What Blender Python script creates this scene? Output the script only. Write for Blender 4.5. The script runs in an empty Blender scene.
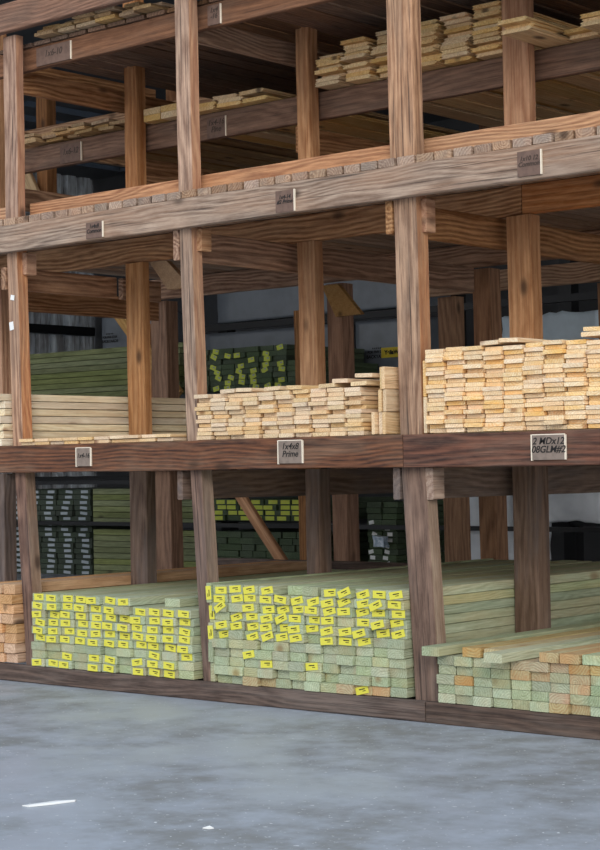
import bpy, bmesh, math, random
from mathutils import Matrix, Vector
S = bpy.context.scene
COL = S.collection
RND = random.Random(11)

# ------------------------------------------------------------------ camera, world, light, exposure
cam = bpy.data.cameras.new('camera'); cam_o = bpy.data.objects.new('camera', cam); COL.objects.link(cam_o)
cam.sensor_fit = 'AUTO'; cam.sensor_width = 36; cam.lens = 76.18
cam.clip_start = .1; cam.clip_end = 200
Rm = ((0.75737, -0.02720, -0.65242), (0.65278, 0.00632, 0.75752), (-0.01649, -0.99961, 0.02254))
M4 = Matrix.Identity(4)
for i in range(3):
    M4[i][0] = Rm[i][0]; M4[i][1] = -Rm[i][1]; M4[i][2] = -Rm[i][2]
M4[0][3], M4[1][3], M4[2][3] = 4.83415, -6.43138, 1.14482
cam_o.matrix_world = M4
S.camera = cam_o

w = bpy.data.worlds.new('overcast_sky'); S.world = w; w.use_nodes = True
nt = w.node_tree; nt.nodes.clear()
wo = nt.nodes.new('ShaderNodeOutputWorld'); bg = nt.nodes.new('ShaderNodeBackground')
tc = nt.nodes.new('ShaderNodeTexCoord'); sp = nt.nodes.new('ShaderNodeSeparateXYZ'); cr = nt.nodes.new('ShaderNodeValToRGB')
nt.links.new(tc.outputs['Generated'], sp.inputs[0]); nt.links.new(sp.outputs['Z'], cr.inputs[0])
cr.color_ramp.elements[0].position = 0; cr.color_ramp.elements[0].color = (.95, .93, .90, 1)
cr.color_ramp.elements[1].position = .7; cr.color_ramp.elements[1].color = (.66, .80, 1.0, 1)
nt.links.new(cr.outputs[0], bg.inputs[0]); nt.links.new(bg.outputs[0], wo.inputs[0])
bg.inputs[1].default_value = 1.0
sun = bpy.data.lights.new('sun', 'SUN'); sun.energy = 1.1; sun.angle = math.radians(25); sun.color = (1, .95, .88)
sun_o = bpy.data.objects.new('sun', sun); COL.objects.link(sun_o)
sun_o.rotation_euler = Vector((-.62, .66, -.42)).to_track_quat('-Z', 'Y').to_euler()
S.view_settings.view_transform = 'Standard'; S.view_settings.look = 'None'
S.view_settings.gamma = 1; S.view_settings.use_curve_mapping = False
S.view_settings.exposure = 0.43

# ------------------------------------------------------------------ materials
def lin(c):
    return tuple(((v/255)/12.92 if v/255 <= .04045 else ((v/255+.055)/1.055)**2.4) for v in c)+(1,)
class NT:
    def __init__(s, name):
        s.m = bpy.data.materials.new(name); s.m.use_nodes = True; s.t = s.m.node_tree
        s.b = s.t.nodes['Principled BSDF']
    def n(s, k, **kw):
        x = s.t.nodes.new(k)
        for a, v in kw.items(): setattr(x, a, v)
        return x
    def l(s, a, b): s.t.links.new(a, b)
    def setv(s, sock, v):
        if hasattr(v, 'links') or isinstance(v, bpy.types.NodeSocket): s.l(v, sock)
        else: sock.default_value = v
    def math(s, op, a, b=0, c=0):
        x = s.n('ShaderNodeMath', operation=op)
        for i, v in enumerate((a, b, c)): s.setv(x.inputs[i], v)
        return x.outputs[0]
    def mix(s, f, a, b, mode='MIX'):
        x = s.n('ShaderNodeMix', data_type='RGBA', blend_type=mode)
        s.setv(x.inputs[0], f); s.setv(x.inputs[6], a); s.setv(x.inputs[7], b); return x.outputs[2]
    def ramp(s, v, a, b, smooth=True):
        x = s.n('ShaderNodeMapRange'); x.interpolation_type = 'SMOOTHSTEP' if smooth else 'LINEAR'
        s.setv(x.inputs[0], v); x.inputs[1].default_value = a; x.inputs[2].default_value = b; return x.outputs[0]
    def noise(s, vec, scale, detail=3, rough=.55):
        x = s.n('ShaderNodeTexNoise'); s.l(vec, x.inputs['Vector']); x.inputs['Scale'].default_value = scale
        x.inputs['Detail'].default_value = detail; x.inputs['Roughness'].default_value = rough; return x.outputs[0]
    def vmul(s, vec, v):
        x = s.n('ShaderNodeVectorMath', operation='MULTIPLY'); s.l(vec, x.inputs[0]); x.inputs[1].default_value = v; return x.outputs[0]

def wood(name, light, dark, knot=(60, 40, 28), stain=None, stain_amt=.5, ring=.016, ring_c=.5, streak=.35, var=.12, rough=.85, warm=None, warm_amt=0, knots=True, huev=.004, crack=0):
    """procedural wood: growth rings round a random pith along local Y, grain streaks, knots, stains"""
    N = NT(name); L, D = lin(light), lin(dark)
    co = N.n('ShaderNodeTexCoord').outputs['Object']; rnd = N.n('ShaderNodeObjectInfo').outputs['Random']
    s = N.n('ShaderNodeSeparateXYZ'); N.l(co, s.inputs[0])
    off = N.n('ShaderNodeCombineXYZ')
    N.l(N.math('MULTIPLY', rnd, 37.0), off.inputs[0]); N.l(N.math('MULTIPLY', rnd, 71.0), off.inputs[1]); N.l(N.math('MULTIPLY', rnd, 19.0), off.inputs[2])
    add = N.n('ShaderNodeVectorMath', operation='ADD'); N.l(co, add.inputs[0]); N.l(off.outputs[0], add.inputs[1]); P = add.outputs[0]
    r2 = N.math('FRACT', N.math('MULTIPLY', rnd, 53.17)); r3 = N.math('FRACT', N.math('MULTIPLY', rnd, 131.7)); r4 = N.math('FRACT', N.math('MULTIPLY', rnd, 311.3))
    warp = N.noise(N.vmul(P, (5, .9, 5)), 1.0, 3, .55); wv = N.math('MULTIPLY', N.math('SUBTRACT', warp, .5), .10)
    dr = N.math('MULTIPLY', N.math('SUBTRACT', N.noise(N.vmul(P, (0, .75, 0)), 1.0, 2), .5), .22)
    dx = N.math('ADD', N.math('SUBTRACT', s.outputs[0], N.math('MULTIPLY', N.math('SUBTRACT', r2, .5), .12)), wv)
    dz = N.math('ADD', N.math('SUBTRACT', s.outputs[2], N.math('MULTIPLY', N.math('SUBTRACT', r3, .5), .14)), N.math('ADD', wv, dr))
    d = N.math('SQRT', N.math('ADD', N.math('MULTIPLY', dx, dx), N.math('MULTIPLY', dz, dz)))
    rg = N.math('ADD', N.math('MULTIPLY', N.math('SINE', N.math('MULTIPLY', d, 6.283/ring)), .5), .5)
    st = N.noise(N.vmul(P, (85, 3.0, 85)), 1.0, 4, .7); mo = N.noise(N.vmul(P, (28, 9, 28)), 1.0, 4, .7)
    f = N.math('ADD', N.math('MULTIPLY', rg, ring_c), N.math('ADD', N.math('MULTIPLY', N.ramp(st, .38, .62), streak), N.math('MULTIPLY', N.math('SUBTRACT', N.ramp(mo, .35, .65), .4), .25)))
    c = N.mix(N.math('MAXIMUM', N.math('MINIMUM', f, 1.15), -.1), L, D); c.node.clamp_factor = False; c.node.clamp_result = True
    if warm: c = N.mix(N.math('MULTIPLY', N.ramp(N.noise(N.vmul(P, (5, .8, 5)), 1.0, 2), .42, .62), warm_amt), c, lin(warm))
    if stain: c = N.mix(N.math('MULTIPLY', N.ramp(N.noise(N.vmul(P, (9, 1.6, 9)), 1.0, 4, .65), .42, .68), stain_amt), c, lin(stain))
    fl = N.noise(N.vmul(P, (190, 4.5, 190)), 1.0, 2, .6)
    c = N.mix(N.math('MULTIPLY', N.ramp(fl, .50, .68), .45*min(1, streak*2.2)), c, tuple(v*.42 for v in D[:3])+(1,))
    if crack:
        ck = N.noise(N.vmul(P, (110, 1.3, 110)), 1.0, 3, .6)
        c = N.mix(N.math('MULTIPLY', N.ramp(ck, .58, .66), crack), c, lin((48, 34, 30)))
    if knots:
        vo = N.n('ShaderNodeTexVoronoi'); N.l(N.vmul(P, (5, 2.6, 5)), vo.inputs['Vector']); vo.inputs['Scale'].default_value = 1
        k = N.math('SUBTRACT', 1.0, N.ramp(vo.outputs['Distance'], .04, .17)); c = N.mix(N.math('MULTIPLY', k, .8), c, lin(knot))
    hs = N.n('ShaderNodeHueSaturation'); N.l(c, hs.inputs['Color'])
    N.l(N.math('ADD', .5-huev, N.math('MULTIPLY', r4, 2*huev)), hs.inputs['Hue'])
    N.l(N.math('ADD', 1-var, N.math('MULTIPLY', r2, 2*var)), hs.inputs['Value'])
    N.l(N.math('ADD', .82, N.math('MULTIPLY', r3, .36)), hs.inputs['Saturation'])
    N.l(hs.outputs[0], N.b.inputs['Base Color'])
    N.b.inputs['Roughness'].default_value = rough
    bp = N.n('ShaderNodeBump'); bp.inputs['Strength'].default_value = .6; bp.inputs['Distance'].default_value = .004
    N.l(f, bp.inputs['Height']); N.l(bp.outputs[0], N.b.inputs['Normal'])
    return N.m
def plain(name, c, rough=.7, metal=0, noise=0, scale=8, c2=None):
    N = NT(name)
    if noise:
        co = N.n('ShaderNodeTexCoord').outputs['Object']
        c2 = lin(c2) if c2 else tuple(v*.5 for v in lin(c)[:3])+(1,)
        N.l(N.mix(N.math('MULTIPLY', N.ramp(N.noise(co, scale, 4), .35, .7), noise), lin(c), c2), N.b.inputs['Base Color'])
    else: N.b.inputs['Base Color'].default_value = lin(c)
    N.b.inputs['Roughness'].default_value = rough; N.b.inputs['Metallic'].default_value = metal
    return N.m

W = {}
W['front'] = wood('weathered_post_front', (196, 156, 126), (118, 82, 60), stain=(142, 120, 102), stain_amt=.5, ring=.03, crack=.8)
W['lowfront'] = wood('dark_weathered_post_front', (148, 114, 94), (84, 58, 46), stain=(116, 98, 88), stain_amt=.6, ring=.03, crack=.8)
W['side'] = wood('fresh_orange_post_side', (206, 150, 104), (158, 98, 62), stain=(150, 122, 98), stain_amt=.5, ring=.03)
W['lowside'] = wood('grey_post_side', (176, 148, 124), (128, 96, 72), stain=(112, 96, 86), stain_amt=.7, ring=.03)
W['outer'] = wood('grey_weathered_beam', (190, 160, 134), (122, 92, 70), stain=(158, 134, 114), stain_amt=.5, ring=.02, ring_c=.6, warm=(176, 124, 82), warm_amt=.45, crack=.7)
W['shelf'] = wood('purple_brown_beam', (128, 88, 70), (60, 38, 30), stain=(136, 112, 96), stain_amt=.5, ring=.02, ring_c=.6, crack=.7)
W['sill'] = wood('dirty_sill', (104, 86, 76), (56, 44, 38), stain=(120, 108, 100), stain_amt=.5, ring=.028, crack=.6)
W['rail'] = wood('orange_rail_wood', (216, 156, 100), (158, 102, 58), stain=(160, 120, 84), stain_amt=.35, ring=.02, ring_c=.75)
W['upper'] = wood('brown_upper_beam', (150, 110, 84), (100, 68, 48), stain=(104, 84, 70), stain_amt=.5, ring=.022, crack=.4)
W['loft'] = wood('brown_loft_boards', (138, 106, 82), (92, 66, 48), ring=.02, var=.25)
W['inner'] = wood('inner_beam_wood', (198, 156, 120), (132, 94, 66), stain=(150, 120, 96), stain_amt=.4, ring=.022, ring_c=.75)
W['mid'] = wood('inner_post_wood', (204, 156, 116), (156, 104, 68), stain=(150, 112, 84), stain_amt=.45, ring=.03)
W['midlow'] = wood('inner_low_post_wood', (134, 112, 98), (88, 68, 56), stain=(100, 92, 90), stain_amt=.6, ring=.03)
W['dark'] = wood('far_post_wood', (168, 124, 90), (118, 80, 54), ring=.03)
W['bracef'] = wood('dull_brace_wood', (186, 152, 110), (156, 120, 80), ring=.05, ring_c=.2)
W['brace'] = wood('pale_brace_wood', (196, 160, 112), (156, 116, 74), ring=.03)
W['deck'] = wood('deck_board_wood', (188, 158, 132), (136, 104, 82), stain=(140, 124, 110), stain_amt=.6, ring=.014, var=.22)
W['treated'] = wood('green_treated_wood', (186, 194, 160), (140, 148, 112), knot=(140, 118, 78), ring=.011, ring_c=.45, streak=.3, var=.17, warm=(190, 168, 124), warm_amt=.4, stain=(166, 184, 152), stain_amt=.45, huev=.012)
W['treated2'] = wood('orange_heart_treated_wood', (192, 180, 138), (166, 130, 90), knot=(140, 100, 62), ring=.012, ring_c=.5, streak=.2, var=.1, warm=(192, 144, 98), warm_amt=.7, huev=.006)
W['pine'] = wood('pale_pine', (250, 226, 186), (226, 180, 124), knot=(150, 96, 60), ring=.011, ring_c=.4, streak=.3, var=.09, warm=(240, 192, 126), warm_amt=.6, huev=.004)
W['pinelit'] = wood('front_lit_long_pine', (250, 236, 206), (222, 196, 158), knot=(130, 84, 58), ring=.02, ring_c=.35, streak=.3, var=.1, stain=(170, 150, 130), stain_amt=.35)  # front light on the long stack put into the colour as paler pine
W['pineb'] = wood('buff_pine', (238, 212, 172), (206, 168, 124), knot=(130, 84, 58), ring=.011, ring_c=.4, streak=.3, var=.1, warm=(232, 190, 142), warm_amt=.4, huev=.004)
W['tan'] = wood('tan_pine', (228, 188, 148), (184, 138, 98), ring=.014, ring_c=.45, streak=.3, var=.16)
W['siding'] = wood('siding_pine', (244, 216, 164), (214, 170, 116), ring=.02, ring_c=.3, streak=.4, var=.12, warm=(222, 170, 106), warm_amt=.4)
W['old'] = wood('old_siding', (196, 164, 120), (146, 110, 74), ring=.02, ring_c=.3, streak=.4, var=.25)
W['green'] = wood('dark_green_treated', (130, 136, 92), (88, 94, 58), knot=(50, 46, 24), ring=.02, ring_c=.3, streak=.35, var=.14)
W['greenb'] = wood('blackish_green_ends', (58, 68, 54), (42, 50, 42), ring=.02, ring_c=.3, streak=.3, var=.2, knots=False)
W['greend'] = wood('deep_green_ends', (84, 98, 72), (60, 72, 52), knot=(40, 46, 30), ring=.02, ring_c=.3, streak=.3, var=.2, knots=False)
M_TAG = plain('yellow_tag_paper', (222, 214, 74), .6)
M_TAGF = plain('olive_tag_paper', (196, 204, 70), .6)
M_WTAG = plain('grey_tag_paper', (150, 158, 164), .6)
M_INK = plain('black_ink', (28, 24, 22), .8)
M_RINK = plain('brown_ink', (66, 52, 44), .8)
M_PLATE = plain('brown_painted_plate', (116, 92, 80), .85, noise=.5, scale=30)
M_PLATEG = plain('grey_painted_plate', (138, 122, 110), .85, noise=.5, scale=30)
M_EDGE = plain('bare_plywood_edge', (236, 222, 200), .8)
M_STEEL = plain('black_rack_steel', (22, 22, 24), .5, .3)
M_WRAP = plain('grey_wrap', (118, 124, 132), .4, noise=.4, scale=5)
M_TARP = plain('white_tarp', (236, 240, 244), .45, noise=.3, scale=4)
M_BTARP = plain('blue_grey_tarp', (214, 230, 240), .45, noise=.3, scale=4)
M_YEL = plain('yellow_print', (214, 188, 40), .6)
M_BAG = plain('blue_white_bag', (150, 170, 190), .3, noise=.8, scale=40, c2=(230, 235, 240))
M_NAIL = plain('nail_steel', (70, 66, 64), .5, .6)
M_PAPER = plain('white_paper', (236, 236, 232), .7)

# ------------------------------------------------------------------ mesh helpers
def chamfer(wd, h, c=.003):
    a, b = wd/2, h/2
    return [(-a+c, -b), (a-c, -b), (a, -b+c), (a, b-c), (a-c, b), (-a+c, b), (-a, b-c), (-a, -b+c)]
def prism(name, prof, L, seg=1, jit=0, seed=0, mats=(), front=None, shift=None, y0=0):
    """extrude an (x,z) profile along local Y; front=index of material for faces looking along local +Z"""
    rr = random.Random(seed); bm = bmesh.new(); rings = []
    for i in range(seg+1):
        t = i/seg
        ox, oz = (rr.uniform(-jit, jit), rr.uniform(-jit, jit)) if jit else (0, 0)
        if shift: q = shift(t); ox += q[0]; oz += q[1]
        rings.append([bm.verts.new((x+ox, y0+t*L, z+oz)) for x, z in prof])
    n = len(prof)
    for i in range(seg):
        for k in range(n):
            fc = bm.faces.new((rings[i][k], rings[i][(k+1) % n], rings[i+1][(k+1) % n], rings[i+1][k]))
    bm.faces.new(list(rings[0])); bm.faces.new(list(reversed(rings[-1])))
    bmesh.ops.recalc_face_normals(bm, faces=bm.faces[:])
    if len(mats) > 1:
        for fc in bm.faces:
            fc.material_index = 0 if fc.normal.z > .5 else 1
    me = bpy.data.meshes.new(name); bm.to_mesh(me); bm.free()
    for m in mats: me.materials.append(m)
    return me
def link(name, me, parent=None, loc=(0, 0, 0), rot=None):
    o = bpy.data.objects.new(name, me); COL.objects.link(o)
    if rot is not None: o.matrix_world = Matrix.Translation(loc) @ rot.to_4x4()
    else: o.location = loc
    if parent: o.parent = parent
    return o
def tag(o, label=None, cat=None, group=None, kind=None):
    if label: o['label'] = label
    if cat: o['category'] = cat
    if group: o['group'] = group
    if kind: o['kind'] = kind
    return o
def mesh_boxes(name, boxes, mats):
    """boxes: (cx,cy,cz,sx,sy,sz,mat,rotY)"""
    bm = bmesh.new()
    for b in boxes:
        cx, cy, cz, sx, sy, sz = b[:6]; mi = b[6] if len(b) > 6 else 0; a = b[7] if len(b) > 7 else 0
        r = bmesh.ops.create_cube(bm, size=1)
        mt = Matrix.Translation((cx, cy, cz)) @ Matrix.Rotation(a, 4, 'Y') @ Matrix.Diagonal((sx, sy, sz, 1))
        bmesh.ops.transform(bm, matrix=mt, verts=r['verts'])
        for fc in {f for v in r['verts'] for f in v.link_faces}: fc.material_index = mi
    me = bpy.data.meshes.new(name); bm.to_mesh(me); bm.free()
    for m in mats: me.materials.append(m)
    return me
ROT_X = Matrix(((0, 1, 0), (-1, 0, 0), (0, 0, 1)))                 # local Y -> world X, local Z up
def rot_dir(d, upv):
    y = Vector(d).normalized(); z = Vector(upv); x = y.cross(z).normalized(); z = x.cross(y).normalized()
    return Matrix((x, y, z)).transposed()
SEED = [0]
def timber(name, p0, p1, wd, h, mats, parent, upv, jit=.0015, c=.004):
    """a sawn timber from p0 to p1; section wd (across) x h (along upv)"""
    SEED[0] += 1
    p0, p1 = Vector(p0), Vector(p1); L = (p1-p0).length
    mats = mats if isinstance(mats, (list, tuple)) else (mats,)
    me = prism(name, chamfer(wd, h, c), L, max(2, int(L/.25)), jit, SEED[0], mats)
    return link(name, me, parent, p0, rot_dir(p1-p0, upv))
def post(name, bot, top, wd, dep, mats, parent):
    """bot/top = (x_left, y_front, z)"""
    p0 = (bot[0]+wd/2, bot[1]+dep/2, bot[2]); p1 = (top[0]+wd/2, top[1]+dep/2, top[2])
    return timber(name, p0, p1, wd, dep, mats, parent, (0, -1, 0))
def xbeam(name, x0, x1, y, z0, z1, th, m, parent, dz=0):
    """front-parallel beam; y = front face"""
    zc = (z0+z1)/2
    return timber(name, (x0, y+th/2, zc), (x1, y+th/2, zc+dz), th, z1-z0, m, parent, (0, 0, 1))
def ybeam(name, x, y0, y1, z0, z1, th, m, parent, dz=0):
    return timber(name, (x+th/2, y0, (z0+z1)/2), (x+th/2, y1, (z0+z1)/2+dz), th, z1-z0, m, parent, (0, 0, 1))
def text_mesh(name, body, size, m, shear=.25, bold=.0006):
    cu = bpy.data.curves.new(name, 'FONT'); cu.body = body; cu.size = size; cu.shear = shear; cu.extrude = .0004; cu.offset = bold
    cu.align_x = 'CENTER'; cu.align_y = 'CENTER'; cu.space_line = .85
    o = bpy.data.objects.new(name, cu); COL.objects.link(o)
    dg = bpy.context.evaluated_depsgraph_get(); me = bpy.data.meshes.new_from_object(o.evaluated_get(dg))
    bpy.data.objects.remove(o); me.name = name; me.materials.clear(); me.materials.append(m)
    me.transform(Matrix.Rotation(math.pi/2, 4, 'X'))
    return me
NUM = ['zeroth', 'first', 'second', 'third', 'fourth', 'fifth', 'sixth', 'seventh', 'eighth', 'ninth', 'tenth', 'eleventh', 'twelfth', 'thirteenth', 'fourteenth', 'fifteenth', 'sixteenth', 'seventeenth', 'eighteenth', 'nineteenth', 'twentieth', 'twenty-first', 'twenty-second']

# ------------------------------------------------------------------ setting
def struct(name, me, m=None):
    if m: me.materials.append(m)
    o = link(name, me); o['kind'] = 'structure'; return o
def concrete():
    N = NT('blue_grey_concrete'); co = N.n('ShaderNodeTexCoord').outputs['Object']
    a = N.ramp(N.noise(N.vmul(co, (1, 1, 1)), 1.1, 6, .62), .40, .60)
    b = N.ramp(N.noise(N.vmul(co, (2.2, 2.2, 1)), 2.3, 6, .65), .38, .66)
    c = N.mix(N.math('MULTIPLY', a, .85), lin((162, 168, 176)), lin((124, 124, 120)))
    c = N.mix(N.math('MULTIPLY', b, .45), c, lin((178, 186, 197)))
    sp_ = N.ramp(N.noise(co, 45, 2), .66, .72); c = N.mix(N.math('MULTIPLY', sp_, .8), c, lin((224, 226, 226)))
    sp2 = N.ramp(N.noise(co, 22, 3), .68, .74); c = N.mix(N.math('MULTIPLY', sp2, .35), c, lin((110, 110, 108)))
    N.l(c, N.b.inputs['Base Color'])
    N.l(N.math('ADD', .38, N.math('MULTIPLY', a, .3)), N.b.inputs['Roughness'])
    bp = N.n('ShaderNodeBump'); bp.inputs['Strength'].default_value = .15; N.l(N.noise(co, 14, 5), bp.inputs['Height']); N.l(bp.outputs[0], N.b.inputs['Normal'])
    return N.m
struct('floor', mesh_boxes('floor', [(-2, 0, -.1, 40, 34, .2)], [concrete()]))
M_WALL = plain('dark_wall_steel', (64, 64, 66), .7, 0, noise=.4, scale=3)
def corr_mat():
    N = NT('stained_corrugated_steel'); co = N.n('ShaderNodeTexCoord').outputs['Object']
    st = N.ramp(N.noise(N.vmul(co, (1, 5, .6)), 2.0, 4, .7), .4, .65)
    N.l(N.mix(st, lin((226, 232, 236)), lin((150, 148, 148))), N.b.inputs['Base Color']); N.b.inputs['Roughness'].default_value = .5
    return N.m
def corrugated(name, y0, y1, z0, z1, x, pitch=.25):
    bm = bmesh.new(); pts = []; y = y0
    while y < y1:
        pts += [(x, y), (x, y+pitch*.55), (x-.07, y+pitch*.62), (x-.07, y+pitch*.93)]; y += pitch
    vs = [(bm.verts.new((a, b, z0)), bm.verts.new((a, b, z1)), bm.verts.new((a-.02, b, z0)), bm.verts.new((a-.02, b, z1))) for a, b in pts]
    for p, q in zip(vs, vs[1:]):
        bm.faces.new((p[0], q[0], q[1], p[1])); bm.faces.new((p[2], p[3], q[3], q[2]))
    me = bpy.data.meshes.new(name); bm.to_mesh(me); bm.free(); me.materials.append(corr_mat()); return me
struct('wall_left', corrugated('wall_left', -1, 9.4, 0, 5.4, -12.3))
struct('trim_1', mesh_boxes('trim_1', [(-12.2, 4.2, 2.90, .1, 10.2, .11)], [M_STEEL]))
struct('wall_back', mesh_boxes('wall_back', [(-2, 9.55, 2.7, 21, .1, 5.4)], [M_WALL]))
cb = [(-2, 2.5, 4.95, 21, 6.2, .1), (-.15, 7.45, 4.95, 17.3, 3.7, .1), (-12.25, 7.45, 4.95, .5, 3.7, .1), (-2, 9.45, 4.95, 21, .3, .1)]
xs = []; x = -12.0
while x < -8.9:
    cb.append((x+.17, 7.45, 4.95, .34, 3.7, .1)); xs.append(x+.34); x += .34+.24
struct('ceiling', mesh_boxes('ceiling', cb, [M_WALL]))
N = NT('frosted_roof_sheet'); tr = N.n('ShaderNodeBsdfTranslucent'); tr.inputs[0].default_value = lin((186, 194, 202))
N.l(tr.outputs[0], [n for n in N.t.nodes if n.type == 'OUTPUT_MATERIAL'][0].inputs[0])
struct('window_1', mesh_boxes('window_1', [(x_+.12, 7.45, 4.99, .24, 3.7, .01) for x_ in xs], [N.m]))
for i, y in enumerate((1.6, 4.2, 6.8)):
    struct('trim_%d' % (i+2), mesh_boxes('trim', [(-2, y, 4.8, 20.4, .1, .18)], [M_STEEL]))

# ------------------------------------------------------------------ the timber rack (nailed together: one thing)
rack = bpy.data.objects.new('lumber_rack', None); COL.objects.link(rack)
tag(rack, 'tall timber lumber rack with weathered posts and shelf beams', 'rack')
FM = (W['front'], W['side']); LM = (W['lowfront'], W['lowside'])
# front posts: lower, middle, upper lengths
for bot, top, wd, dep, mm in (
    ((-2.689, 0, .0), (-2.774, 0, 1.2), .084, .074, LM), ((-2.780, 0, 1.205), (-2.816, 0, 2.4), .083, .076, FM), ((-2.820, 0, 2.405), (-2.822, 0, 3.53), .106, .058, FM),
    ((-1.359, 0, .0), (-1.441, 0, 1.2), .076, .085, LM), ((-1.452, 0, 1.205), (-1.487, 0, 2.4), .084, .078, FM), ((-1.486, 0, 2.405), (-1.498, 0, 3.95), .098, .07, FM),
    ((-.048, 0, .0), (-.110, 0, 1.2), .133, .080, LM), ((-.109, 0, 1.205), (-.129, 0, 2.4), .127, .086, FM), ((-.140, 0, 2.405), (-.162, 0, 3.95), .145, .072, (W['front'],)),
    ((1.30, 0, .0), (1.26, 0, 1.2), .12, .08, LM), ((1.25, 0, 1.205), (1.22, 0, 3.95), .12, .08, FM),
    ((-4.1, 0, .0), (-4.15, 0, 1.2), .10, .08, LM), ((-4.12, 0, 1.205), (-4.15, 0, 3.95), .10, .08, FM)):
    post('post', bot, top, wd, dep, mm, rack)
# second row of posts
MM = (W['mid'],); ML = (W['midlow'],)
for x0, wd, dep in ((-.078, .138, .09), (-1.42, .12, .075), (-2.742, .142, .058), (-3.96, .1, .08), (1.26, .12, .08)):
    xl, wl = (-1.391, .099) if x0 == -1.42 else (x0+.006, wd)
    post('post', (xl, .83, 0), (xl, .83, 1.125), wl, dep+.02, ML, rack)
    post('post', (x0+.008, .83, 1.165), (x0-.002, .83, 2.335), wd, dep, MM, rack)
for x0, wd, dep in ((-.079, .15, .06), (-1.406, .087, .085), (-2.731, .1, .08), (-3.96, .1, .08), (1.26, .12, .08)):
    post('post', (x0, .83, 2.54), (x0-.005, .83, 4.05), wd, dep, MM, rack)
# third and fourth rows
for x0, wd, z1, y in ((-1.57, .13, 2.335, 2.65), (-2.74, .13, 2.335, 2.65), (-4.39, .16, 2.335, 2.65), (-.1, .13, 2.335, 2.65), (-2.83, .15, 2.335, 4.0), (-1.5, .13, 2.335, 4.0), (-4.2, .14, 2.335, 4.0), (-5.8, .14, 2.335, 4.0)):
    post('post', (x0+.03, y, 0), (x0, y, z1), wd, .12, (W['dark'],), rack)
for x0 in (-.1, -1.5, -2.78, -4.2, -5.6):
    post('post', (x0, 2.65, 2.52), (x0, 2.65, 4.1), .12, .1, (W['dark'],), rack)
# sill, shelf beams
SIL = [(-4.3, .012), (.012, 1.5)]
xbeam('sill_beam', -4.3, .035, -.046, .002, .092, .044, W['sill'], rack)
xbeam('sill_beam', .04, 1.6, -.046, .0, .092, .044, W['sill'], rack)
shelf_l = xbeam('shelf_beam', -4.3, -.062, -.048, 1.131, 1.277, .046, W['shelf'], rack)
shelf_r = xbeam('shelf_beam', -.058, 1.6, -.048, 1.128, 1.275, .046, W['shelf'], rack)
outer = xbeam('deck_beam', -4.3, 1.6, -.048, 2.337, 2.482, .046, W['outer'], rack)
xbeam('stop_rail', -2.72, -1.5, .092, 2.526, 2.612, .038, W['rail'], rack)
xbeam('stop_rail', -4.3, -2.83, .092, 2.526, 2.612, .038, W['rail'], rack)
xbeam('stop_rail', -1.496, -.16, .094, 2.526, 2.613, .038, W['rail'], rack)
xbeam('stop_rail', -.155, 1.6, .094, 2.526, 2.614, .038, W['rail'], rack)
up_b = xbeam('shelf_beam', -4.3, 1.6, .11, 3.352, 3.475, .044, W['upper'], rack)
xbeam('guard_rail', -4.3, 1.6, -.048, 3.545, 3.70, .046, W['upper'], rack)
# second row cross beams
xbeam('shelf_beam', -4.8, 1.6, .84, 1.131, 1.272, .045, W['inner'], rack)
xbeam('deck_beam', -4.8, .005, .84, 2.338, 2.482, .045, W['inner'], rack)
xbeam('deck_beam', .01, 1.6, .838, 2.338, 2.482, .045, W['mid'], rack)
row2 = xbeam('shelf_beam', -4.8, 1.6, .935, 3.0, 3.146, .045, W['upper'], rack)
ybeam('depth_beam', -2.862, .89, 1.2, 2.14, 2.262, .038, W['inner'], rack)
for y in (2.62, 3.98):
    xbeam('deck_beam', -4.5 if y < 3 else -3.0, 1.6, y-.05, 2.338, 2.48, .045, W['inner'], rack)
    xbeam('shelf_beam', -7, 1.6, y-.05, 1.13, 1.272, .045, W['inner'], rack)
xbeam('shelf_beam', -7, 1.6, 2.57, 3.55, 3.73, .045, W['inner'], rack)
xbeam('base_rail', -3.85, -2.0, 2.57, .43, .52, .045, W['sill'], rack)
# depth beams
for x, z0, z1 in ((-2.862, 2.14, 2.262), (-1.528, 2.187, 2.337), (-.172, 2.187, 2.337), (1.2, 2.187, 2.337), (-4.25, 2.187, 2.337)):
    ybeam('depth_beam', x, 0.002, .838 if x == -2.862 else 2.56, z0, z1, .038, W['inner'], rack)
for x in (-1.525, -.158, 1.2):
    ybeam('depth_beam', x, 0.002, 2.56, .985, 1.128, .038, W['midlow'], rack, dz=-.01)
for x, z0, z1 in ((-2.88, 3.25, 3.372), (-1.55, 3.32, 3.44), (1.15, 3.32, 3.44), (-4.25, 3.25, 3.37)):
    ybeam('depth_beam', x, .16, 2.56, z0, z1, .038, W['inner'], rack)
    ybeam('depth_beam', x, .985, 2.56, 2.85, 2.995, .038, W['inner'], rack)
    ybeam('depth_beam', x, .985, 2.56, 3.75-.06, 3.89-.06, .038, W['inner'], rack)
# cleats nailed beside the posts
for x, z0, z1, wd in ((-2.730, 2.215, 2.334, .035), (-1.400, 2.225, 2.334, .035), (.0, 2.185, 2.334, .028)):
    ybeam('cleat', x, .04, .11, z0, z1, wd, W['mid'], rack)
ybeam('cleat', .026, .003, .085, .985, 1.125, .042, W['lowside'], rack)
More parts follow.
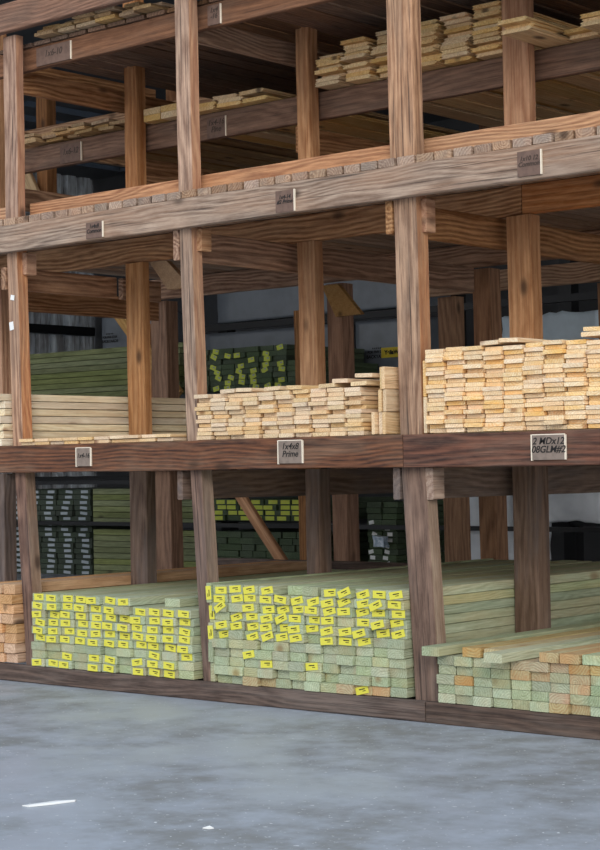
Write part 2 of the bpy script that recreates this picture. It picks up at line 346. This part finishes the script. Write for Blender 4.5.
# braces
def brace(p0, p1, wd, m=W['brace'], th=.038): return timber('brace', p0, p1, wd, th, m, rack, (0, -1, 0))
def cut_brace(pts, y, th=.038):
    bm = bmesh.new(); a = [bm.verts.new((x, y, z)) for x, z in pts]; b = [bm.verts.new((x, y+th, z)) for x, z in pts]; n = len(pts)
    bm.faces.new(a); bm.faces.new(list(reversed(b)))
    for i in range(n): bm.faces.new((a[i], b[i], b[(i+1) % n], a[(i+1) % n]))
    bmesh.ops.recalc_face_normals(bm, faces=bm.faces[:])
    me = bpy.data.meshes.new('brace'); bm.to_mesh(me); bm.free(); me.materials.append(W['bracef']); return link('brace', me, rack)
cut_brace(((-2.655, 2.31), (-2.52, 2.31), (-2.33, 2.105), (-2.54, 2.10)), 2.50)
cut_brace(((-2.61, 2.337), (-2.475, 2.337), (-2.36, 2.236), (-2.35, 2.17), (-2.47, 2.17)), .90)
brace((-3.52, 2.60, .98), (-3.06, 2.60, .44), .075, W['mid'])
brace((-5.75, 2.60, 3.55), (-5.5, 2.60, 3.13), .1)
brace((-6.2, 3.9, 2.62), (-5.35, 3.9, 1.72), .12)
# deck boards: flat boards resting on the deck beam, ends visible as a row of blocks
x = -4.25; k = 0
while x < 1.35:
    wd = .092+RND.uniform(-.003, .003)
    me = prism('deck_board', chamfer(wd, .037, .002), 2.75, 3, .0008, k)
    me.materials.append(W['deck'])
    link('deck_board', me, rack, (x+wd/2, -.035+RND.uniform(-.006, .006), 2.503)); x += wd+.0125; k += 1
x = -2.98; k = 0
while x < 1.35:
    me = prism('loft_board', chamfer(.13, .02, .002), 2.5, 3, .0008, k); me.materials.append(W['loft'])
    link('loft_board', me, rack, (x+.065, .10, 3.488)); x += .142+RND.uniform(0, .01); k += 1
# painted size plates with handwriting
def plate(par, x0, x1, y, z0, z1, txt, size, m=M_PLATE, border=False, ink=M_INK):
    cx, cz, wd, h = (x0+x1)/2, (z0+z1)/2, x1-x0, z1-z0
    bxs = [(0, -.004, 0, wd, .008, h, 0), (wd/2+.003, -.004, 0, .006, .009, h, 1)]
    if border: bxs += [(-wd/2-.003, -.004, 0, .006, .009, h+.006, 1), (0, -.004, h/2+.002, wd, .009, .004, 1)]
    me = mesh_boxes('size_plate', bxs, [m, M_EDGE])
    inv = par.matrix_world.inverted()
    o = bpy.data.objects.new('size_plate', me); COL.objects.link(o); o.parent = par
    bpy.context.view_layer.update()
    o.matrix_parent_inverse = par.matrix_world.inverted(); o.location = (cx, y, cz)
    t = bpy.data.objects.new('handwriting', text_mesh('handwriting', txt, size, ink)); COL.objects.link(t); t.parent = o
    t.location = (0, -.0088, h*.08)
    return o
plate(outer, -2.107, -1.985, -.0495, 2.345, 2.428, '1x4x8\nCommon', .029, ink=M_INK)
plate(outer, -.785, -.672, -.0495, 2.342, 2.445, '1x4-14\n#2 Prime', .026)
plate(outer, .585, .700, -.0495, 2.352, 2.458, '1x10 12\nCommon', .028, ink=M_RINK)
p1 = plate(shelf_l, -2.205, -2.10, -.0495, 1.16, 1.255, '1x4-16', .034, M_PLATEG, True)
plate(shelf_l, -.793, -.648, -.0495, 1.156, 1.262, '1x4x8\nPrime', .042, M_PLATEG, True)
plate(shelf_r, .632, .792, -.0505, 1.152, 1.256, '2 MDx12\n08GLM#2', .041, M_PLATEG, True)
plate(row2, -3.40, -3.215, .9335, 3.01, 3.125, '1x6-12', .05, ink=M_RINK)
plate(row2, -2.16, -2.02, .9335, 3.0, 3.115, '1x4-16\nPine', .045, ink=M_RINK)
plate(up_b, -2.66, -2.385, .1085, 3.36, 3.46, '1x6-10', .05, ink=M_RINK)
plate(up_b, -1.36, -1.275, .1085, 3.36, 3.46, '1x4\n-16', .036, ink=M_RINK)
# paper scraps stapled on the left front post, nails
link('stapled_scrap', mesh_boxes('stapled_scrap', [(0, -.002, 0, .03, .002, .028, 0, .2)], [M_PAPER]), rack, (-2.765, -.001, 2.09))
link('stapled_scrap', mesh_boxes('stapled_scrap', [(0, -.002, 0, .033, .002, .045, 0, -.15)], [M_PAPER]), rack, (-2.775, -.001, 1.935))

# ------------------------------------------------------------------ lumber
def board_mesh(wd, h, L, m, seed, seg=1, shift=None):
    return prism('board', chamfer(wd, h, min(.0022, h*.12)), L, seg, 0, seed, (m,), shift=shift)
TAGS = []
for k in range(6):
    rr = random.Random(k)
    tw, th = (.074, .034)
    bxs = [(0, 0, 0, tw, .0016, th, 0)]
    bxs.append((.004+rr.uniform(-.004, .004), -.0012, .005, .034, .0012, .0045, 1))
    bxs.append((.010+rr.uniform(-.004, .004), -.0012, -.004, .018, .0012, .003, 1))
    TAGS.append(mesh_boxes('end_tag', bxs, [M_TAG, M_INK]))
def add_tag(par, wd, dx=0, dz=0, rot=0, me=None, sx=1):
    o = bpy.data.objects.new('end_tag', me or RND.choice(TAGS)); COL.objects.link(o); o.parent = par
    o.location = (dx, -.0022, dz); o.rotation_euler = (0, rot, 0); o.scale = (sx, 1, 1); return o
def place(me, loc, rot=0, name='board', mat=None, yaw=0):
    o = bpy.data.objects.new(name, me); COL.objects.link(o); o.location = loc; o.rotation_euler = (0, rot, yaw)
    return o
def mset(wd, h, L, m, n=4, jw=.004, jh=.001):
    return [board_mesh(wd+RND.uniform(-jw, 0), h+RND.uniform(-jh, 0), L, m, i) for i in range(n)]

# A. lower right bay: green treated boards, no tags
dm = mset(.0955, .0408, 2.4, W['treated'], 5); dm2 = mset(.0955, .0408, 2.4, W['treated2'], 2)
for r in range(5):
    for c in range(10):
        me = RND.choice(dm2) if RND.random() < (.5 if r >= 3 and c > 2 else .1) else RND.choice(dm)
        o = place(me, (.148+c*.0972+RND.uniform(-.0006, .0006), -.035+RND.uniform(-.012, .01), .115+r*.0417), RND.uniform(-.004, .004), 'treated_board')
        tag(o, 'untagged green treated board, %s layer up, %s from left, lower right bay' % (NUM[r+1], NUM[c+1]), 'board', 'green treated boards in the lower right bay')
for c, (dx, y, me) in enumerate(((.118, -.11, dm[0]), (.295, -.05, dm2[0]), (.405, -.045, dm2[1]), (.475, -.185, dm[1]), (.69, -.05, dm2[0]), (.79, -.05, dm2[1]), (.893, -.04, dm[2]), (.99, -.04, dm[3]))):
    lvl = .3245 + (.0 if c not in (0, 3) else .0)
    o = place(me, (dx if c != 3 else .5, y, lvl), 0, 'treated_board')
    tag(o, 'green treated board on the top layer, %s from left, lower right bay' % NUM[c+1], 'board', 'green treated boards in the lower right bay')

# B. lower centre bay: tagged treated boards
bm_ = mset(.0965, .0425, 2.42, W['treated'], 6, .006)
x0 = -1.203; pc = .0979
GRP = 'treated boards in the lower centre bay'
for r in range(11):
    for c in range(12):
        top = r == 10
        if top and c in (4, 5, 6): continue
        yy = -.03+RND.uniform(-.022, .018)
        if r in (9,) and c in (4, 5): yy += .012
        zc = .0945+.0215+r*.0437 + (c-6)*(.0006)
        me = RND.choice(bm_)
        if r == 0 and RND.random() < .6: me = board_mesh(.096, .042, 2.42, W['treated2'], 3)
        o = place(me, (x0+c*pc+(RND.uniform(-.001, .001)), yy, zc), RND.uniform(-.006, .006), 'treated_board')
        hast = r >= 5 and RND.random() < .93 or (r < 5 and RND.random() < .05)
        if r == 5 and c > 5 and RND.random() < .5: hast = False
        if hast: add_tag(o, .1, RND.uniform(-.012, .012), RND.uniform(-.006, .006), RND.gauss(-.16, .12))
        tag(o, ('green treated board %s yellow tag, %s layer up, %s from left, lower centre bay' % ('with' if hast else 'without', NUM[r+1], NUM[c+1])), 'board', GRP)
# two boards lying back on top of the gap
for i, (x, y) in enumerate(((-.77, .02), (-.66, -.0))):
    o = place(bm_[i], (x, y, .0945+.0215+10*.0437), 0, 'treated_board')
    tag(o, 'green treated board set back %s in the gap atop lower centre bay' % ('left' if i == 0 else 'right'), 'board', GRP)
em = mset(.034, .0955, 2.42, W['treated'], 2)
for r in range(5):
    o = place(em[r % 2], (-1.2695-(.003 if r > 3 else 0), -.03+RND.uniform(-.02, .01), .0945+.048+r*.0968), 0, 'treated_board')
    t = r in (2, 3, 4)
    if t: add_tag(o, .1, 0, 0, 1.5, sx=.9)
    tag(o, 'green treated board standing on edge, %s one up, beside the centre left post' % NUM[r+1], 'board', GRP)

# C. lower left bay: tagged boards
cm = mset(.1085, .0418, 2.42, W['treated'], 6, .006)
for r in range(9):
    for c in range(11):
        if r == 8 and c > 6: continue
        o = place(RND.choice(cm), (-2.546+c*.1098+RND.uniform(-.0004, .0004), -.03+RND.uniform(-.02, .012), .0945+.0212+r*.0432), RND.uniform(-.005, .005), 'treated_board')
        hast = RND.random() < (.95 if r > 2 else .62)
        if hast: add_tag(o, .1, RND.uniform(-.014, .014), RND.uniform(-.004, .004), RND.gauss(.03, .08))
        tag(o, 'green treated board %s yellow tag, %s layer up, %s from left, lower left bay' % ('with' if hast else 'without', NUM[r+1], NUM[c+1]), 'board', 'treated boards in the lower left bay')
o = place(cm[0], (-1.62, .05, .0945+.0212+8*.0432), 0, 'treated_board', yaw=.0)
tag(o, 'loose green treated board lying back on top of lower left stack', 'board', 'treated boards in the lower left bay')

# D. far left lower: tan boards
tm = mset(.098, .052, 2.5, W['tan'], 4, .008, .006)
for r in range(8):
    for c in range(3):
        o = place(RND.choice(tm), (-2.984+c*.0995+RND.uniform(-.002, .002), -.03+RND.uniform(-.03, .01), .0945+.028+r*.0535), RND.uniform(-.01, .01), 'tan_board')
        tag(o, 'rough tan pine board, %s layer up, %s from left, far left lower stack' % (NUM[r+1], NUM[c+1]), 'board', 'tan boards at the far left of the bottom level')

# E. middle level, right bay: pale pine one-by-fours
pm = mset(.0985, .0186, 2.45, W['pine'], 6, .005, .0016)
for r in range(19):
    for c in range(9):
        z = 1.2785+.0096+r*.01945+.006*math.sin(c*1.3)*(r/19)
        xo = .006*math.sin(r*.9+c)
        o = place(RND.choice(pm), (.117+c*.1025+xo*.3, -.03+RND.uniform(-.02, .016), z), RND.uniform(-.012, .012), 'pine_board')
        tag(o, 'pale pine board, %s layer up, %s from left, middle right bay' % (NUM[r+1], NUM[c+1]), 'board', 'pale pine boards in the middle right bay')
for i, (x, z) in enumerate(((.40, 1.656), (.50, 1.662), (.91, 1.664), (.92, 1.684))):
    o = place(pm[i], (x+.01, -.04, z+.004), .03 if i % 2 else -.02, 'pine_board')
    tag(o, 'pale pine board lying loose on top, %s from left, middle right bay' % NUM[i+1], 'board', 'pale pine boards in the middle right bay')
o = place(board_mesh(.017, .16, .78, W['pine'], 1), (.047, -.02, 1.36), 0, 'pine_board'); tag(o, 'pale pine board standing on edge against centre right post, lower of two', 'board')
o = place(board_mesh(.017, .16, .78, W['pine'], 1), (.047, -.02, 1.522), 0, 'pine_board'); tag(o, 'pale pine board standing on edge against centre right post, upper of two', 'board')

# F. middle level, centre bay
fs = mset(.104, .0192, .79, W['pineb'], 2, .012, .0016)
fm = mset(.104, .0192, 2.45, W['pineb'], 6, .012, .0016)
GF = 'buff pine boards in the middle centre bay'
for r in range(11):
    x = -1.36 + RND.uniform(0, .02); c = 0
    while x < -.30:
        wdt = .1
        me = RND.choice(fm if c else fs)
        z = 1.2785+.01+r*.0202+.003*math.sin(x*9+1)*(r/11)
        c += 1
        o = place(me, (x+.053, -.03+RND.uniform(-.022, .016), z), RND.uniform(-.012, .012), 'pine_board')
        tag(o, 'buff pine board, %s layer up, %s from left, middle centre bay' % (NUM[r+1], NUM[c]), 'board', GF)
        x += .1065
for i, (x, z) in enumerate(((-1.13, 1.507), (-1.02, 1.509), (-.84, 1.508), (-.70, 1.508), (-.50, 1.508), (-.42, 1.527), (-.31, 1.51), (-.28, 1.546))):
    o = place(fm[i % 6], (x, -.045, z+.005), (.02 if i % 2 else -.03), 'pine_board')
    tag(o, 'buff pine board lying loose on top, %s from left, middle centre bay' % NUM[i+1], 'board', GF)
for i, (x, z0) in enumerate(((-.225, 1.28), (-.196, 1.28), (-.172, 1.28), (-.19, 1.382), (-.165, 1.382), (-.188, 1.484), (-.165, 1.484))):
    o = place(board_mesh(.018, .1, 2.4, W['pineb'], i), (x, -.04+RND.uniform(-.01, .01), z0+.0505), .0, 'pine_board')
    tag(o, 'buff pine board on edge in %s tier, %s from left, against centre right post' % (('lower', 'middle', 'upper')[0 if i < 3 else 1 if i < 5 else 2], NUM[(i if i < 3 else i-3 if i < 5 else i-5)+1]), 'board', GF)

# G. middle level, left bay: two thin layers, and the long stack of the bay to the left
gs0 = mset(.112, .0165, .79, W['pineb'], 1)
gm = mset(.112, .0165, 2.4, W['pineb'], 4, .01, .001)
for r in range(2):
    for c in range(10):
        o = place(RND.choice(gm) if c else gs0[0], (-2.62+c*.1165, -.03+RND.uniform(-.02, .01), 1.2785+.0085+r*.0178+(.002 if c > 5 else 0)*r), RND.uniform(-.012, .012) if r else 0, 'thin_pine_board')
        tag(o, 'thin buff pine board, %s layer up, %s from left, middle left bay' % (NUM[r+1], NUM[c+1]), 'board', 'thin pine boards in the middle left bay')
hm = mset(.1, .0395, 3.3, W['pinelit'], 4, .004, .004)
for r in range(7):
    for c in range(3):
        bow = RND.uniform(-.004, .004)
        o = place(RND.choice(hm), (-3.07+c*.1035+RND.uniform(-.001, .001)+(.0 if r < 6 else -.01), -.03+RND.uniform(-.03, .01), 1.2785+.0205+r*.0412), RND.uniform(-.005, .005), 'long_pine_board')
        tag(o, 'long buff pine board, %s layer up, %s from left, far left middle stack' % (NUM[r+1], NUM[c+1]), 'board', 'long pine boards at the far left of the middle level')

# H. upper shelves: siding with tongue and groove
def siding(wd, h, L, m, seed):
    a, b = wd/2, h/2
    prof = [(-a+.010, -b), (a-.012, -b), (a-.012, -b*.45), (a, -b*.3), (a, b*.3), (a-.012, b*.45), (a-.012, b), (-a+.010, b), (-a, b*.75), (-a+.012, 0), (-a, -b*.75)]
    return prism('siding_board', prof, L, 1, 0, seed, (m,))
sm = [siding(.172, .0195, 2.6, W['siding'], i) for i in range(3)]
stacks = [(-1.29, 3.149, 8), (-1.095, 3.149, 10), (-.905, 3.149, 11), (-.66, 3.149, 11), (-.47, 3.149, 11), (-.28, 3.149, 12)]
for si, (x, z, n) in enumerate(stacks):
    for r in range(n):
        o = place(sm[r % 3], (x+.09+RND.uniform(-.007, .007), .885+RND.uniform(-.05, .02)-.02*(r % 2), z+.0105+r*.0212), RND.uniform(-.01, .01), 'siding_board')
        tag(o, 'pale grooved siding board, %s up in the %s upper stack from left' % (NUM[r+1], NUM[si+1]), 'board', 'grooved siding boards on the upper shelf')
for gi, (x, y, z, n) in enumerate(((.17, .58, 3.149, 3), (.345, .86, 3.149, 2), (.52, .70, 3.149, 3), (.70, .62, 3.149, 2))):
    for r in range(n):
        o = place(sm[r % 3], (x+RND.uniform(-.006, .006), y+RND.uniform(-.03, .03), z+.0105+r*.0212), 0, 'siding_board')
        tag(o, 'siding board jutting past the beam, %s up in %s pile right of post' % (NUM[r+1], NUM[gi+1]), 'board', 'siding boards jutting out on the upper right shelf')
om = [prism('trim_board', chamfer(wd_, .018, .002), 1.7, 4, .002, i, (W['old'],)) for i, wd_ in enumerate((.13, .15, .11))]
def messy(x0, x1, y, z, layers, where, m=om, pitch=.15, lh=.0205):
    for r in range(layers):
        x = x0+RND.uniform(0, .05); c = 0
        while x < x1-.1:
            c += 1
            o = place(RND.choice(m), (x+.07, y+RND.uniform(-.05, .03), z+.0115+r*lh), RND.uniform(-.035, .035), 'trim_board')
            tag(o, 'thin old board, %s layer up, %s from left, %s' % (NUM[r+1], NUM[c], where), 'board', 'thin boards, %s' % where)
            x += pitch+RND.uniform(0, .02)
messy(-3.70, -2.80, .88, 3.149, 3, 'upper left shelf')
messy(-2.62, -1.70, .07, 3.501, 3, 'top left shelf')
sm2 = [siding(.19, .021, 2.6, W['siding'], 7)]
for r, (x, z) in enumerate(((-2.16, 3.16), (-1.96, 3.16), (-1.765, 3.16), (-2.15, 3.182), (-1.95, 3.182), (-1.99, 3.204), (-1.79, 3.204))):
    o = place(sm2[0], (x+.02, .87, z), RND.uniform(-.03, .03), 'siding_board')
    tag(o, 'wide flat board, %s of the low upper centre pile' % ('lowest layer left', 'lowest layer middle', 'lowest layer right', 'second layer left', 'second layer right', 'top layer left', 'top layer right')[r], 'board', 'wide boards in the low upper centre pile')
bm4 = mset(.135, .036, 2.4, W['siding'], 2)
for r in range(2):
    for c in range(2):
        o = place(bm4[c], (-2.545+c*.14, .87, 3.149+.019+r*.038), 0, 'pine_board')
        tag(o, 'thick pale block board, %s layer up, %s of the pair behind the left front post' % (NUM[r+1], ('left', 'right')[c]), 'board', 'thick pale boards on the upper left shelf')

# ------------------------------------------------------------------ background: steel rack with wrapped bundles and green lumber
sr = bpy.data.objects.new('steel_rack', None); COL.objects.link(sr); sr.location = (-6, 5.2, 0)
tag(sr, 'black steel storage rack behind the timber rack', 'rack')
def sp_(name, b):
    o = bpy.data.objects.new(name, mesh_boxes(name, [(b[0]+6, b[1]-5.2)+tuple(b[2:])], [M_STEEL])); COL.objects.link(o); o.parent = sr
for z in (.66, 1.04, 1.785): sp_('shelf_bar', (-6.2, 4.93, z-.02, 8.4, .05, .035))
for z in (.66, 1.07, 1.80): sp_('shelf_bar', (-6.2, 6.6, z-.03, 8.4, .06, .06))
for x in (-10.6, -7.42, -6.25, -4.6, -3.42, -2.05):
    sp_('upright', (x, 6.7, 1.5, .12, .12, 3.0)); 
    for z in ((.12, 1.74) if x < -6 else (.61, 1.74)): sp_('shelf_arm', (x, 5.8, z-(0 if z < 1 else -.03), .08, 1.7, .05))
sp_('shelf_bar', (-4.65, 6.05, 2.47, 5.1, .05, .06))
gl = [board_mesh(.14, .046, 3.15, W['green'], i) for i in range(3)]
for r in range(9):
    for c in range(2):
        o = bpy.data.objects.new('green_board', gl[r % 3]); COL.objects.link(o)
        o.matrix_world = Matrix.Translation((-9.55+RND.uniform(-.05, .05), 5.05+c*.15+RND.uniform(-.008, .004), 1.805+.026+r*.0505)) @ Matrix.Rotation(.0, 4, 'Y') @ ROT_X.to_4x4()
        tag(o, 'long dark green board in rear left pile, %s layer up, %s row' % (NUM[r+1], ('front', 'rear')[c]), 'board', 'long green boards on the rear left rack')
FT = mesh_boxes('end_tag', [(0, 0, 0, .07, .003, .042, 0), (.012, -.002, .006, .025, .001, .012, 1)], [M_TAGF, M_WTAG])
FT2 = mesh_boxes('end_tag', [(0, 0, 0, .095, .003, .026, 0)], [M_WTAG])
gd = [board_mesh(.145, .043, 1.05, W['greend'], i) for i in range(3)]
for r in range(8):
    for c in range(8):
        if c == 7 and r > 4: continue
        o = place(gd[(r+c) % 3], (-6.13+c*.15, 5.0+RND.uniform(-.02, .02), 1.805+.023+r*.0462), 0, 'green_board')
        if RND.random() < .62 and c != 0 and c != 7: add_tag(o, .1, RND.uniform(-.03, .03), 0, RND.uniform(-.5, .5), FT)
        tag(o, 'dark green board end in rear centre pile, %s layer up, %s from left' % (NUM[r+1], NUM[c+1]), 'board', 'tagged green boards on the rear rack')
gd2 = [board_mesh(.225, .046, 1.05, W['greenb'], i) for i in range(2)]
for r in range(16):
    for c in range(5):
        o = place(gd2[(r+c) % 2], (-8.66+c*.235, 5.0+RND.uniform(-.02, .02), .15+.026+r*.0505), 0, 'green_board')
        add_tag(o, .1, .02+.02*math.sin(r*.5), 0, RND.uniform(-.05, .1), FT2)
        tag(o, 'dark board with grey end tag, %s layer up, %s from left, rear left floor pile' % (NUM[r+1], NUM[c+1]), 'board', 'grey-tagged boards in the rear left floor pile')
gs = [board_mesh(.14, .05, 1.45, W['green'], 5+i) for i in range(2)]
for r in range(14):
    zz = .15+.027+r*.0545+(.05 if r > 7 else 0)
    o = bpy.data.objects.new('green_board', gs[r % 2]); COL.objects.link(o)
    o.matrix_world = Matrix.Translation((-7.58, 5.08, zz)) @ ROT_X.to_4x4()
    tag(o, 'long green board in low rear pile between the posts, %s layer up' % NUM[r+1], 'board', 'long green boards in the low rear pile')
YT = mesh_boxes('end_tag', [(0, 0, 0, .10, .003, .034, 0)], [M_TAGF])
for r in range(4):
    for c in range(8):
        o = place(gd[(r+c) % 3], (-6.02+.07+c*.15, 5.0+RND.uniform(-.02, .02), .70+.0+r*.0462), 0, 'green_board')
        if RND.random() < .85: add_tag(o, .1, RND.uniform(-.02, .02), 0, 0, YT)
        tag(o, 'small green board end in low rear shelf pile, %s layer up, %s from left' % (NUM[r+1], NUM[c+1]), 'board', 'yellow-tagged boards on the low rear shelf')
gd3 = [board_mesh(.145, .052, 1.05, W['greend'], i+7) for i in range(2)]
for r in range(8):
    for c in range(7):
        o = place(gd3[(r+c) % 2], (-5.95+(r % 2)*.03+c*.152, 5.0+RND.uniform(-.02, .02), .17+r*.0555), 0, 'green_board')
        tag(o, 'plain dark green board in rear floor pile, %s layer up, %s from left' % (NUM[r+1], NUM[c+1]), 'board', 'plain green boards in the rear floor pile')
WT = mesh_boxes('end_tag', [(0, 0, 0, .05, .003, .03, 0)], [M_PAPER])
for r in range(14):
    for c in range(2):
        o = place(gd[(r+c) % 3], (-4.23+c*.15, 5.0+RND.uniform(-.02, .02), .20+r*.0475), 0, 'green_board')
        if RND.random() < .6 and r < 12: add_tag(o, .1, -.02+.02*math.sin(r), 0, RND.uniform(-.4, .4), WT)
        tag(o, 'green board in narrow rear pile with white tags, %s layer up, %s' % (NUM[r+1], ('left', 'right')[c]), 'board', 'green boards in the narrow rear pile')
def wrapped(name, x0, x1, y0, y1, z0, z1, m, amp=.02, seed=1, sag=0):
    bm = bmesh.new(); bmesh.ops.create_cube(bm, size=1)
    bmesh.ops.transform(bm, matrix=Matrix.Translation(((x0+x1)/2, (y0+y1)/2, (z0+z1)/2)) @ Matrix.Diagonal((x1-x0, y1-y0, z1-z0, 1)), verts=bm.verts)
    bmesh.ops.subdivide_edges(bm, edges=bm.edges[:], cuts=14, use_grid_fill=True)
    from mathutils import noise as nz
    for v in bm.verts:
        p = v.co*3.1+Vector((seed, seed*2, 0)); f = abs(nz.noise(p))*1.6+abs(nz.noise(p*2.3+Vector((0, 0, v.co.x*4))))*.7
        d = Vector((v.co.x-(x0+x1)/2, v.co.y-(y0+y1)/2, v.co.z-(z0+z1)/2)).normalized()
        v.co -= d*f*amp
        if sag and v.co.z > (z0+z1)/2: v.co.z -= sag*abs(nz.noise(Vector((v.co.x*2, v.co.y, 0))))
    for fc in bm.faces: fc.smooth = True
    me = bpy.data.meshes.new(name); bm.to_mesh(me); bm.free(); me.materials.append(m)
    return me
def bundle(label, *a, cat='bundle', name='wrapped_bundle', **k):
    o = link(name, wrapped(name, *a, **k)); tag(o, label, cat); return o
b1 = bundle('long grey wrapped lumber bundle behind the tagged green boards', -7.2, -5.45, 6.12, 6.55, 1.83, 2.43, M_WRAP, amp=.012)
b2 = bundle('grey wrapped bundle printed with black lettering and a yellow label', -5.3, -4.55, 6.12, 6.55, 1.83, 2.43, M_WRAP, amp=.004)
b3 = bundle('grey wrapped bundle at the rear left near corrugated wall', -8.62, -7.6, 6.12, 6.55, 2.3, 2.68, M_WRAP, amp=.012)
b1b = bundle('upper grey wrapped bundle beneath the rear roof', -7.0, -4.55, 6.12, 6.55, 2.52, 2.9, M_WRAP, amp=.012, seed=3)
for par, x, z, s in ((b2, -5.08, 2.135, 1.0), (b3, -8.52, 2.47, 1.0)):
    for nm, body, sz, dz, m in (('lettering', '* * * * *\nFOR FIVE STAR', .032*s, .02, M_INK), ('lettering', 'BACKYARDS', .042*s, -.035, M_INK)):
        t = bpy.data.objects.new(nm, text_mesh(nm, body, sz, m, 0, .001)); COL.objects.link(t); t.parent = par; t.location = (x+.03, 6.108, z+dz)
lb = bpy.data.objects.new('yellow_label', mesh_boxes('yellow_label', [(0, 0, 0, .32, .006, .09, 0)], [M_YEL])); COL.objects.link(lb); lb.parent = b2; lb.location = (-4.84, 6.108, 2.13); lb['label'] = 'yellow printed label'
t = bpy.data.objects.new('lettering', text_mesh('lettering', 'YellaWood', .052, M_INK, 0, .002)); COL.objects.link(t); t.parent = lb; t.location = (0, -.006, 0)
bundle('crumpled blue-grey tarp over lumber at rear right', -3.0, -2.12, 5.0, 5.8, 1.805, 2.27, M_BTARP, amp=.075, sag=.09, seed=4)
bundle('white plastic sheet hanging in the rear behind leaning dark post', -3.32, -2.92, 5.0, 5.6, .36, .93, M_TARP, amp=.03, seed=5)
bundle('white tarp wrapped parcel at low rear right', -2.62, -2.12, 5.0, 5.6, .68, .99, M_TARP, amp=.05, sag=.04, seed=6)
# bag on the narrow pile
bag = link('plastic_bag', wrapped('plastic_bag', -4.19, -4.05, 4.9, 4.975, .47, .58, M_BAG, amp=.02, seed=9)); tag(bag, 'blue and white plastic bag hanging on the narrow rear pile', 'bag')

# ------------------------------------------------------------------ floor scraps
def scrap(label, pts, z=.002):
    bm = bmesh.new(); top = [bm.verts.new((x, y, z+.002+.004*(i % 2))) for i, (x, y) in enumerate(pts)]; bot = [bm.verts.new((x, y, z-.001)) for x, y in pts]
    n = len(pts); bm.faces.new(top); bm.faces.new(list(reversed(bot)))
    for i in range(n): bm.faces.new((top[i], bot[i], bot[(i+1) % n], top[(i+1) % n]))
    bmesh.ops.recalc_face_normals(bm, faces=bm.faces[:])
    me = bpy.data.meshes.new('paper_scrap'); bm.to_mesh(me); bm.free(); me.materials.append(M_PAPER)
    o = link('paper_scrap', me); tag(o, label, 'litter'); return o
scrap('long white sliver lying on the concrete at lower left', [(.085, -2.40), (.12, -2.40), (.15, -2.33), (.175, -2.24), (.158, -2.22), (.13, -2.29)])
scrap('small white paper speck on the concrete near bottom centre', [(.85, -2.31), (.875, -2.305), (.88, -2.29), (.86, -2.288)])
